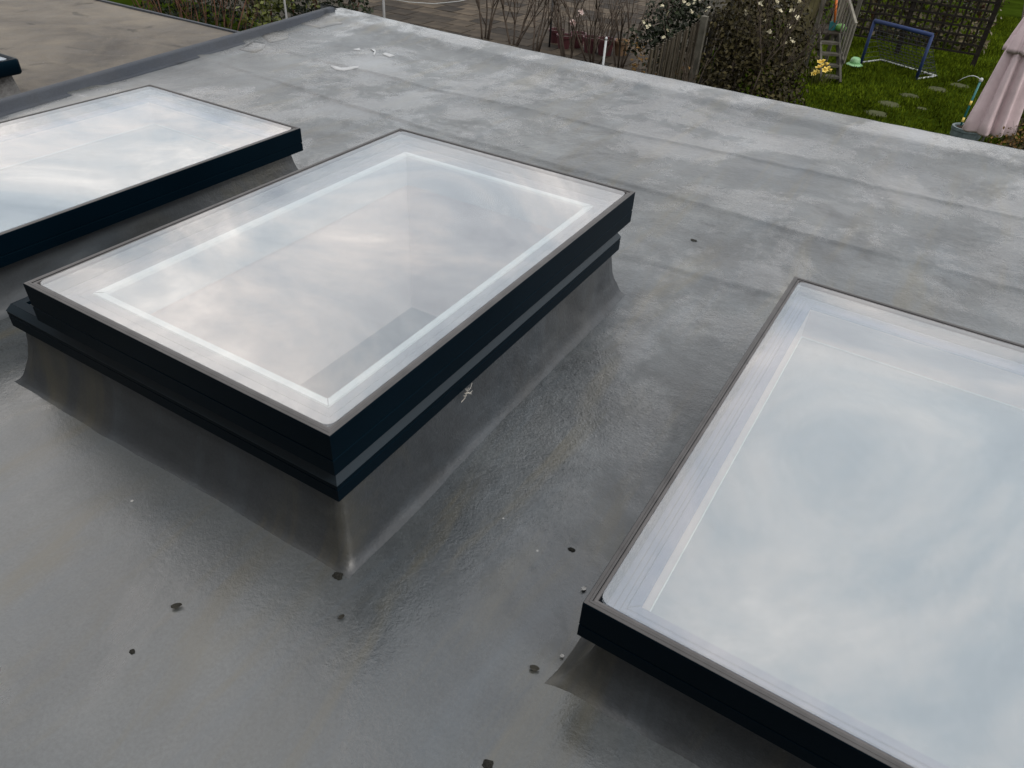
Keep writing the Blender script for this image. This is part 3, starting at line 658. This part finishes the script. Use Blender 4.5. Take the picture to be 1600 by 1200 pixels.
def hedge(name, label, x0, x1, y, h, mat, dep=.5, dens=420, size=.05):
    n = max(2, int((x1 - x0) / .7)); bl = []
    for k in range(n):
        for z in np.arange(GZ + .3, GZ + h, .6): bl.append((Vector((x0 + (x1-x0)*(k+.5)/n, y + random.uniform(-.1, .1), z)), (.55, dep, .5)))
    return shrub(name, label, 'hedge', bl, mat, dens, size, [(Vector((x0 + (x1-x0)*(k+.5)/n, y, GZ - .02)), (0, 0, 1), h*.7, .03, 1, 3) for k in range(n)], 'twig_red', root=((x0+x1)/2, y, GZ))
hedge('dark_hedge', 'dark evergreen hedge beyond the neighbouring brown roof', -17.5, -10.7, 12.3, 2.0, 'leaf_dark')
hedge('ivy_hedge', 'dark ivy hedge behind the wooden trellis', -4.5, .2, 23.4, 2.4, 'leaf_ivy', .45, 500, .06)
hedge('boundary_hedge', 'dark leafy hedge on the right behind the mauve parasol', 1.15, 1.9, 14.6, 1.2, 'leaf_brown', .4, 900, .04)
bl = [B(1570, 222, 12.3, .28, .25, .12), B(1600, 215, 12.2, .3, .25, .2), B(1550, 245, 12.2, .4, .3, .2), B(1600, 260, 12.2, .5, .3, .3)]
rt = at_y(1585, 240, 12.3)
shrub('dry_shrub', 'dry straw-coloured shrub in front of the parasol foot', 'shrub', bl, 'leaf_rust', 1700, .022, [(foot((rt.x + dx, rt.y)), (dx, 0, 1), .62, .012, 3, 4) for dx in (-.2, .05, .3)], root=(rt.x, rt.y, GZ))

# ------------------------------------------------------------------ slatted fence between the gardens
fn = thing('slatted_fence', 'weathered vertical slat fence running between the two gardens', 'fence', (-3.75, 12, GZ))
fa, fb = Vector((-3.6, 9.7, 0)), Vector((-4.15, 18.5, 0)); fdir = (fb - fa).normalized(); fang = math.atan2(fdir.y, fdir.x)
L = (fb - fa).length; n = int(L / .075)
me = bpy.data.meshes.new('slat'); m = MB().box((0, 0, .88), (.052, .016, 1.76)); me.from_pydata([tuple(x) for x in m.v], [], m.f); me.materials.append(M['wood_fence'])
for k in range(n):
    o = bpy.data.objects.new('slat', me); C.objects.link(o); o.parent = fn; p = fa + fdir*(k + .5)*.075
    o.location = Vector((p.x, p.y, GZ + .02 + random.uniform(-.015, .015))) - fn.location; o.rotation_euler = (random.uniform(-.02, .02), random.uniform(-.012, .012), fang)
side = Vector((fdir.y, -fdir.x, 0))
for k, d in enumerate((2.4, 4.2, 6.0, 7.8)):
    p = fa + fdir*d + side*.06; MB().box((p.x, p.y, GZ + .92), (.095, .095, 1.86)).build('post', 'wood_grey', fn)
for z in (.4, 1.45):
    a = fa - side*.026; b = fb - side*.026; MB().bar((a.x, a.y, GZ + z), (b.x, b.y, GZ + z), .03, .07).build('rail', 'wood_fence', fn)

# ------------------------------------------------------------------ trellis behind the goal
ta, tb = gnd(1290, 66), gnd(1519, 104); ta.y = tb.y + (ta.y - tb.y) * .4
tv = tb - ta; tl = tv.length; tu = tv.normalized()
tr = thing('wooden_trellis', 'dark square lattice trellis with post behind the blue goal', 'trellis', ((ta + tb) / 2))
for p in (ta, tb, ta.lerp(tb, .5)):
    MB().box((p.x, p.y, GZ + 1.3), (.11, .11, 2.64)).build('post', 'wood_dark', tr)
off = Vector((tu.y, -tu.x, 0))
nl = int(tl / .185)
for k in range(1, nl):
    p = ta + tu*(k*tl/nl) + off*.065; MB().bar((p.x, p.y, GZ + .25), (p.x, p.y, GZ + 2.5), .045, .016, Vector((off.x, off.y, 0))).build('upright_lath', 'wood_dark', tr)
for k in range(13):
    z = GZ + .28 + k*.183; a = ta + off*.082; b = tb + off*.082
    MB().bar((a.x, a.y, z), (b.x, b.y, z), .016, .045).build('cross_lath', 'wood_dark', tr)

# ------------------------------------------------------------------ blue football goal
g1, g0 = gnd(1431, 125), gnd(1345, 99); gl = thing('football_goal', 'small blue football goal with dark net on the lawn', 'goal', ((g0 + g1) / 2))
gv = (g1 - g0).normalized(); gb = Vector((-gv.y, gv.x, 0)); gh, gd = .92, .75
for p in (g0, g1): MB().tube([p, p + Vector((0, 0, gh))], .036, 8).build('post', 'blue', gl, True)
MB().tube([g0 + Vector((0, 0, gh)), g1 + Vector((0, 0, gh))], .045, 8).build('crossbar', 'blue', gl, True)
for p in (g0, g1): MB().tube([p + Vector((0, 0, .02)), p + gb*gd + Vector((0, 0, .02))], .02, 6).build('ground_bar', 'white_metal', gl, True)
MB().tube([g0 + gb*gd + Vector((0, 0, .02)), g1 + gb*gd + Vector((0, 0, .02))], .02, 6).build('back_bar', 'white_metal', gl, True)
m = MB(); W = (g1 - g0).length
for k in range(15):
    a = g0 + gv*W*k/14; m.tube([a + Vector((0, 0, gh)), a + gb*gd*.45 + Vector((0, 0, gh*.5)), a + gb*gd + Vector((0, 0, .03))], .006, 4)
for k in range(1, 11):
    s = k/11; a = gb*gd*s + Vector((0, 0, gh*(1 - s)*(1 - .1*math.sin(math.pi*s)))); m.tube([g0 + a, g1 + a], .006, 4)
for p in (g0, g1):
    for k in range(1, 8): s = k/8; m.tube([p + Vector((0, 0, gh*(1-s))), p + gb*gd*s + Vector((0, 0, gh*(1-s)))], .006, 4)
m.build('net', 'net', gl)

# ------------------------------------------------------------------ play tower with steps
s0 = gnd(1281, 129); s1 = gnd(1311, 131); sv = (s1 - s0).normalized(); sb = Vector((-sv.y, sv.x, 0)); sw = (s1 - s0).length
pt = thing('play_tower', 'weathered wooden play platform with steps and slatted side rail', 'play tower', s0.lerp(s1, .5))
dh, run = .78, .85
for p in (s0, s1): MB().bar(p + Vector((0, 0, .0)), p + sb*run + Vector((0, 0, dh)), .045, .15).build('stringer', 'wood_grey', pt)
for k in range(4):
    s = (k + .6)/4.3; a = s0 + sb*run*s + Vector((0, 0, dh*s)); b = s1 + sb*run*s + Vector((0, 0, dh*s)); MB().bar(a + sv*.022, b - sv*.022, .19, .045).build('tread', 'wood_grey', pt)
d0 = s0 + sb*run - sv*.1; dw = sw + .35
for k in range(8):
    a = d0 + sb*(.06 + k*.125) + Vector((0, 0, dh + .01)); MB().bar(a, a + sv*dw, .115, .03).build('deck_plank', 'wood_fence', pt)
for u, v in ((0, .03), (0, .98), (dw, .03), (dw, .98)):
    p = d0 + sv*u + sb*v; MB().box((p.x, p.y, GZ + .88), (.08, .08, 1.8)).build('post', 'wood_grey', pt)
pa = d0 - sv*.06 + sb*.05; pb = pa + sb*.95
for k in range(6):
    z = GZ + dh + .1 + k*.15; MB().bar(Vector((pa.x, pa.y, z)), Vector((pb.x, pb.y, z)), .02, .14).build('side_board', 'wood_olive', pt)
fa2 = d0 - sv*.62 + sb*.06
for k in range(5):
    p = fa2 + sv*k*.125; MB().box((p.x, p.y, GZ + .78), (.115, .02, 1.5), Matrix.Rotation(math.atan2(sv.y, sv.x), 3, 'Z')).build('front_board', 'wood_olive', pt)
# sloping side rail down the right of the steps
ra, rb = s1 + sv*.06 + sb*.25, s1 + sv*.12 + sb*(run + .95)
za, zb2 = GZ + .62, GZ + dh + .80
MB().bar(Vector((ra.x, ra.y, za + .5)), Vector((rb.x, rb.y, zb2 + .10)), .05, .06).build('hand_rail', 'wood_pale', pt)
MB().bar(Vector((ra.x, ra.y, za - .25)), Vector((rb.x, rb.y, GZ + dh + .06)), .05, .06).build('bottom_rail', 'wood_grey', pt)
for k in range(9):
    s = k/8; p = ra.lerp(rb, s); MB().bar((p.x, p.y, (za - .25)*(1-s) + (GZ + dh + .06)*s), (p.x, p.y, (za + .5)*(1-s) + (zb2 + .10)*s), .075, .018, sv).build('rail_slat', 'wood_pale', pt)
# toys on the platform
dz = GZ + dh + .026
tp = d0 + sv*(dw*.62) + sb*.35
t = thing('toy_spade', 'orange toy spade with loop handle standing on the play platform', 'toy spade', (tp.x, tp.y, dz))
q = Vector((tp.x, tp.y, dz)); tip = q + sv*(-.10) + Vector((0, 0, .62))
MB().tube([q + Vector((0, 0, .16)), tip], .026, 8).build('shaft', 'orange', t, True)
hd = (tip - q).normalized(); m = MB(); m.tube([tip + hd*.07 + (sv*math.cos(a)*.055 + hd*math.sin(a)*.075) for a in [2*math.pi*k/14 for k in range(15)]], .018, 6); m.build('handle', 'orange', t, True)
m = MB(); m.bar(q, q + (tip - q)*.3, .15, .02, sb); m.build('blade', 'teal', t)
tq = tp + sv*.17
m = MB().lathe([(.02, 0), (.09, .0), (.12, .03), (.125, .08), (.10, .12), (.06, .14), (.01, .145)], 16, (tq.x, tq.y, dz)); tag(m.build('toy_bowl', 'green_toy', None, True), 'green upturned toy bowl next to the orange spade', 'toy')
fq = gnd(1334, 103)
t = thing('toy_hat', 'pale mint green plastic sun hat toy on the grass by the steps', 'toy', fq)
MB().lathe([(.05, .0), (.17, .01), (.19, .025), (.17, .04), (.13, .06), (.10, .06)], 22, fq, lambda a, k: 1 + .05*math.sin(3*a)).build('brim', 'mint', t, True)
MB().lathe([(.11, .055), (.115, .10), (.10, .16), (.07, .185), (.02, .195)], 22, fq).build('crown', 'mint', t, True)
# daffodils
dp = gnd(1275, 131)
t = thing('daffodil_clump', 'clump of yellow daffodils growing beside the wooden steps', 'flowers', dp); m = MB()
for k in range(46):
    a = random.uniform(0, 6.28); r = random.uniform(.02, .26); b = dp + Vector((r*math.cos(a), r*math.sin(a), -.01)); e = b + Vector((.15*math.cos(a), .15*math.sin(a), random.uniform(.22, .42)))
    m.bar(b, b.lerp(e, .6) + Vector((0, 0, .05)), .016, .004)
m.build('leaves', 'leaf_mid', t)
for fx, fy in ((1281, 98), (1284, 104), (1291, 102), (1294, 108), (1279, 106), (1289, 110), (1274, 118), (1271, 121), (1297, 112), (1286, 97)):
    p = at_y(fx, fy, dp.y + random.uniform(-.15, .15)); p.z = max(p.z, GZ + .2); stem = MB().tube([Vector((p.x*.6 + dp.x*.4, p.y*.6 + dp.y*.4, GZ - .01)), p], .006, 4).build('stem', 'leaf_mid', t)
    v, f = blossoms([p], .075, 6); fl = link('flower', v, f, M['yellow'], t)
    MB().lathe([(.018, 0), (.024, .03), (.034, .05), (.026, .048), (.004, .01)], 8, p).build('trumpet', 'yellow', t, True)

# ------------------------------------------------------------------ closed parasol, tools and pot at the right edge
uc = Vector((.62, 13.2, 0)); zb = at_y(1540, 206, 13.2).z; zf = at_y(1583, 72, 13.2).z
t = thing('closed_parasol', 'closed mauve garden parasol standing beyond the roof edge', 'parasol', (uc.x, uc.y, GZ))
MB().lathe([(.02, GZ), (.30, GZ), (.31, GZ + .06), (.28, GZ + .09), (.05, GZ + .1), (.045, GZ + .3), (.01, GZ + .3)], 24, (uc.x, uc.y, 0)).build('base', 'pole', t, True)
MB().tube([(uc.x, uc.y, GZ + .05), (uc.x, uc.y, zf + .75)], .024, 10).build('pole', 'pole', t, True)
def pleat(n, amp, ph): return lambda a, k: 1 + amp*math.sin(n*a + ph + .25*k) + .12*math.sin(2*a + k*.3) + .08*math.sin(12*a + k*.35)
H = zf - zb; pr = [(.04, zb + .04), (.24, zb), (.275, zb + .03)] + [(.275 - .115*s**.8, zb + .03 + (H + .1)*s) for s in (.12, .25, .4, .55, .7, .85, 1)] + [(.04, zf + .3)]
MB().lathe(pr, 96, (uc.x, uc.y, 0), pleat(7, .24, .4)).build('canopy', 'mauve', t, True)
pr = [(.16, zf - .03), (.205, zf - .06), (.20, zf), (.17, zf + .15), (.12, zf + .4), (.05, zf + .62), (.02, zf + .66)]
MB().lathe(pr, 96, (uc.x, uc.y, 0), pleat(8, .13, 1.0)).build('vent_flap', 'mauve', t, True)
MB().lathe([(.02, zf + .62), (.03, zf + .68), (.025, zf + .74), (.005, zf + .78)], 12, (uc.x, uc.y, 0)).build('finial', 'pole', t, True)
py_ = 15.0; pc = at_y(1503, 222, py_)
t = thing('planter', 'blue-grey glazed planter just past the roof edge beside the parasol', 'planter', (pc.x, pc.y, GZ)); zt = at_y(1500, 196, py_).z
MB().lathe([(.15, GZ), (.20, GZ + .1), (.23, (GZ + zt)/2), (.235, zt - .06), (.245, zt - .05), (.245, zt), (.21, zt), (.20, zt - .05), (.02, zt - .05)], 22, (pc.x, pc.y, 0), lambda a, k: 1 + .05*math.sin(2*a + 1)).build('pot', 'slate_pot', t)
MB().lathe([(.205, zt - .07), (.19, zt - .025), (.02, zt - .02)], 16, (pc.x, pc.y, 0)).build('soil', 'soil', t, True)
bs = bpy.data.meshes.new('tennis_ball'); bm = bmesh.new(); bmesh.ops.create_icosphere(bm, subdivisions=3, radius=.045); bm.to_mesh(bs); bm.free(); bs.materials.append(M['ball']); bs.polygons.foreach_set('use_smooth', [True]*len(bs.polygons))
o = bpy.data.objects.new('tennis_ball', bs); C.objects.link(o); o.location = (pc.x - .03, pc.y - .02, zt + .023); tag(o, 'yellow-green tennis ball lying on the blue-grey planter', 'ball')
ba, bb = at_y(1501, 196, py_), at_y(1533, 125, py_ + .1)
t = thing('garden_pole', 'teal handled garden tool with yellow bands leaning by the parasol', 'garden tool', ba)
MB().tube([ba, bb], .017, 8).build('handle', 'teal', t, True)
for s in (.08, .45): MB().tube([ba.lerp(bb, s), ba.lerp(bb, s + .1)], .019, 8).build('band', 'yellow', t, True)
m = MB(); m.tube([bb + Vector((-.33*s, 0, .06*math.sin(math.pi*s) - .08*s*s)) for s in (0, .2, .4, .6, .8, 1)], .007, 5); m.build('cord', 'white_metal', t, True)
MB().lathe([(.018, -.03), (.03, -.02), (.03, .02), (.01, .035)], 10, bb).build('end_cap', 'white_metal', t, True)

# ------------------------------------------------------------------ pots on the patio, stakes, poles
def flower_pot(px, py, s, mat, label, name='flower_pot'):
    p = gnd(px, py); t = thing(name, label, 'pot', p, 'plant pots in a row by the patio')
    MB().lathe([(.12*s, 0), (.125*s, .01), (.17*s, .28*s), (.19*s, .28*s), (.195*s, .34*s), (.175*s, .34*s), (.165*s, .29*s), (.02, .29*s)], 20, p).build('pot', mat, t)
    MB().lathe([(.16*s, .295*s), (.10*s, .305*s), (.01, .31*s)], 12, p).build('soil', 'soil', t, True)
    m = MB()
    for k in range(4): a = random.uniform(0, 6.28); branches(m, p + Vector((.05*math.cos(a), .05*math.sin(a), .28*s)), (math.cos(a)*.3, math.sin(a)*.3, 1), .4, .008, 1, kids=2)
    m.build('stems', 'twig', t, True)
for px, py, s, mt, lb in ((868, 69, .95, 'plum', 'dark plum plant pot furthest left in the row'), (880, 78, .95, 'plum', 'dark plum plant pot second from the left in the row'), (901, 76, 1.0, 'plum', 'plum plant pot in the middle of the row'), (922, 84, 1.05, 'plum', 'plum plant pot second from the right of the plum ones'), (944, 88, 1.1, 'plum', 'largest plum plant pot, behind the pale stake'), (968, 88, 1.0, 'terracotta', 'tan plant pot at the right end of the plum row')):
    flower_pot(px, py, s, mt, lb)
for px, py0, py1, y, r, mt, lb in ((941, 112, 60, 10.5, .016, 'white_metal', 'short pale garden stake in front of the plum pots'), (858, 76, -15, None, .022, 'black', 'thin black pole standing on the paved patio'), (601, 40, -8, 12.0, .025, 'pole', 'grey washing line post left of the paved patio'), (448, 30, -12, 8.6, .016, 'pole', 'thin grey pole in front of the laurel bush')):
    b = gnd(px, py0) if y is None else Vector((at_y(px, py0, y).x, y, GZ)); yy = b.y
    tp = at_y(px, py1, yy); tp.x = b.x
    t = thing('garden_pole' if mt != 'white_metal' else 'garden_stake', lb, 'pole', b)
    MB().tube([b - Vector((0, 0, .02)), Vector((b.x, yy, tp.z))], r, 8).build('shaft', mt, t, True)
    MB().lathe([(r*1.25, -.01), (r*1.3, .015), (r*.6, .03)], 8, (b.x, yy, tp.z)).build('cap', mt, t, True)
    if '601' in str(px):
        q = at_y(755, -6, 13.5); MB().tube([Vector((b.x, yy, tp.z - .05)).lerp(q, s) - Vector((0, 0, .12*math.sin(math.pi*s))) for s in (0, .25, .5, .75, 1)], .006, 5).build('line', 'white_metal', t, True)

# ------------------------------------------------------------------ bits lying on the roof
def on_roof(px, py): p = at_z(px, py, 0); p.z = deck_z(p.x, p.y); return p
for px, py, s, lb in ((527, 901, .014, 'dark moss clump at the near corner of the raised middle skylight'), (207, 1020, .007, 'small round dark moss spot on the open roof at lower left'), (893, 859, .009, 'dark moss patch left of the lower right skylight'), (762, 1194, .012, 'dark moss patch at the bottom edge of the picture'), (1084, 376, .016, 'small dark moss patch on the roof right of the raised skylight')):
    p = on_roof(px, py); vs = []; q = 16
    for rr, z in ((1.0, .0006), (.8, .0016), (.45, .0022)):
        for j in range(q):
            a = 2*math.pi*j/q; k = s*rr*(1 + .45*mnoise.noise(Vector((math.cos(a)*1.6 + px, math.sin(a)*1.6, rr)))); vs.append(Vector((p.x + k*math.cos(a), p.y + k*math.sin(a)*.8, p.z + z + .001*random.random())))
    fs = [(r*q+j, r*q+(j+1) % q, (r+1)*q+(j+1) % q, (r+1)*q+j) for r in range(2) for j in range(q)] + [tuple(2*q+j for j in range(q))]
    tag(link('moss_patch', vs, fs, M['moss'], None, True), lb, 'moss', 'moss spots on the roof')
def leaf(px, py, ln, ang, mat, lb, name='dead_leaf', cat='leaf'):
    p = on_roof(px, py); d = Vector((math.cos(ang), math.sin(ang), 0)); e = Vector((-d.y, d.x, 0)); vs = []
    for k in range(6):
        s = k/5; w_ = ln*.28*math.sin(math.pi*min(1, s*1.02 + .02)) ** .8 + .0008; z = .002 + .012*ln/.05*abs(s - .5)
        c = p + d*ln*(s - .5); vs += [c + e*w_ + Vector((0, 0, z + .005)), c + Vector((0, 0, z)), c - e*w_ + Vector((0, 0, z + .004))]
    fs = [(k*3+i, k*3+i+1, k*3+4+i, k*3+3+i) for k in range(5) for i in range(2)]
    o = link(name, vs, fs, M[mat], None, True); sol = o.modifiers.new('thick', 'SOLIDIFY'); sol.thickness = .0008; tag(o, lb, cat)
leaf(277, 950, .022, .9, 'dead_leaf', 'small dark fallen leaf on the open roof below the raised skylight')
leaf(835, 1046, .020, .3, 'dead_leaf', 'curled dark leaf near the corner of the lower right skylight')
leaf(534, 967, .014, 1.2, 'dead_leaf', 'tiny dark leaf scrap below the raised skylight corner')
leaf(912, 922, .013, 1.1, 'white_bits', 'pale curled flake against the lower right skylight frame', 'pale_flake', 'flake')
leaf(878, 1027, .008, .2, 'white_bits', 'tiny pale flake just left of the lower right skylight upstand', 'pale_flake', 'flake')
# wisp of down caught under the raised skylight
fp = Vector((-.858, at_y(727, 613, 1.3).y, .19)); d = ray(727, 613); k = -.852 / d.x; fp = Vector((-.852, d.y*k, CAMZ + d.z*k))
m = MB()
for j in range(14):
    a = Vector((.004, random.uniform(-.03, .03), random.uniform(-.025, .02))); m.tube([fp, fp + a*.5 + Vector((.006, 0, 0)), fp + a], .0009, 4)
tag(m.build('feather_wisp', 'feather'), 'pale wisp of down stuck on the lower tier of the raised skylight', 'feather')

# pale resin patches lapped on the deck by the kerb, puddle glints painted as white sheets
def blob_sheet(name, pix, mat, lift, parent=None, sub=5, jit=.03):
    pts = [at_z(a, b, 0) for a, b in pix]; out = []
    for k, p in enumerate(pts):
        q = pts[(k + 1) % len(pts)]
        for j in range(sub):
            v = p.lerp(q, j / sub); nz = Vector((mnoise.noise(v * 6), mnoise.noise(v * 6 + Vector((5, 5, 5))), 0)); out.append(v + nz * jit)
    c = sum(out, Vector()) / len(out); n = len(out); vs = []
    for sc_, dz in ((1.0, -.003), (.985, lift), (.6, lift * 1.1), (.25, lift * 1.1)):
        for v in out: q = c + (v - c) * sc_; vs.append(Vector((q.x, q.y, deck_z(q.x, q.y) + dz)))
    fs = [(r*n+j, r*n+(j+1) % n, (r+1)*n+(j+1) % n, (r+1)*n+j) for r in range(3) for j in range(n)] + [tuple(3*n+j for j in range(n))]
    return link(name, vs, fs, M[mat], parent, True)
M['patch'] = membrane('pale_resin_patch', (0.10, 0.105, 0.106), (0.17, 0.172, 0.17), (0.15, 0.14, 0.12))
M['glint'] = simple('painted_glint_white', (0.40, 0.41, 0.42), 0.3, 0.08, 20.0)  # bright puddle reflections painted as white
for pix in ([(462, 37), (488, 25), (520, 27), (533, 38), (500, 46)], [(408, 58), (425, 50), (448, 49), (452, 60), (425, 68)], [(372, 78), (398, 66), (420, 70), (400, 84)]): blob_sheet('roof_patch', pix, 'patch', .003, ext)
for pix, lb in (([(525, 104), (535, 106), (548, 106), (560, 105), (558, 109), (540, 110), (527, 108)], 'long white painted puddle glint on the roof near the far left corner'), ([(554, 78), (562, 73), (568, 76), (560, 80)], 'small white painted glint left of the pair near the far roof corner'), ([(575, 82), (581, 78), (588, 82), (585, 87), (578, 86)], 'rounded white painted glint right of the pair near the far roof corner'), ([(601, 85), (607, 83), (612, 87), (604, 89)], 'faint outermost white painted glint towards the far roof edge')):
    tag(blob_sheet('painted_glint', pix, 'glint', .003, None, 8, .10), lb, 'painted glint', 'white painted glints on the roof')
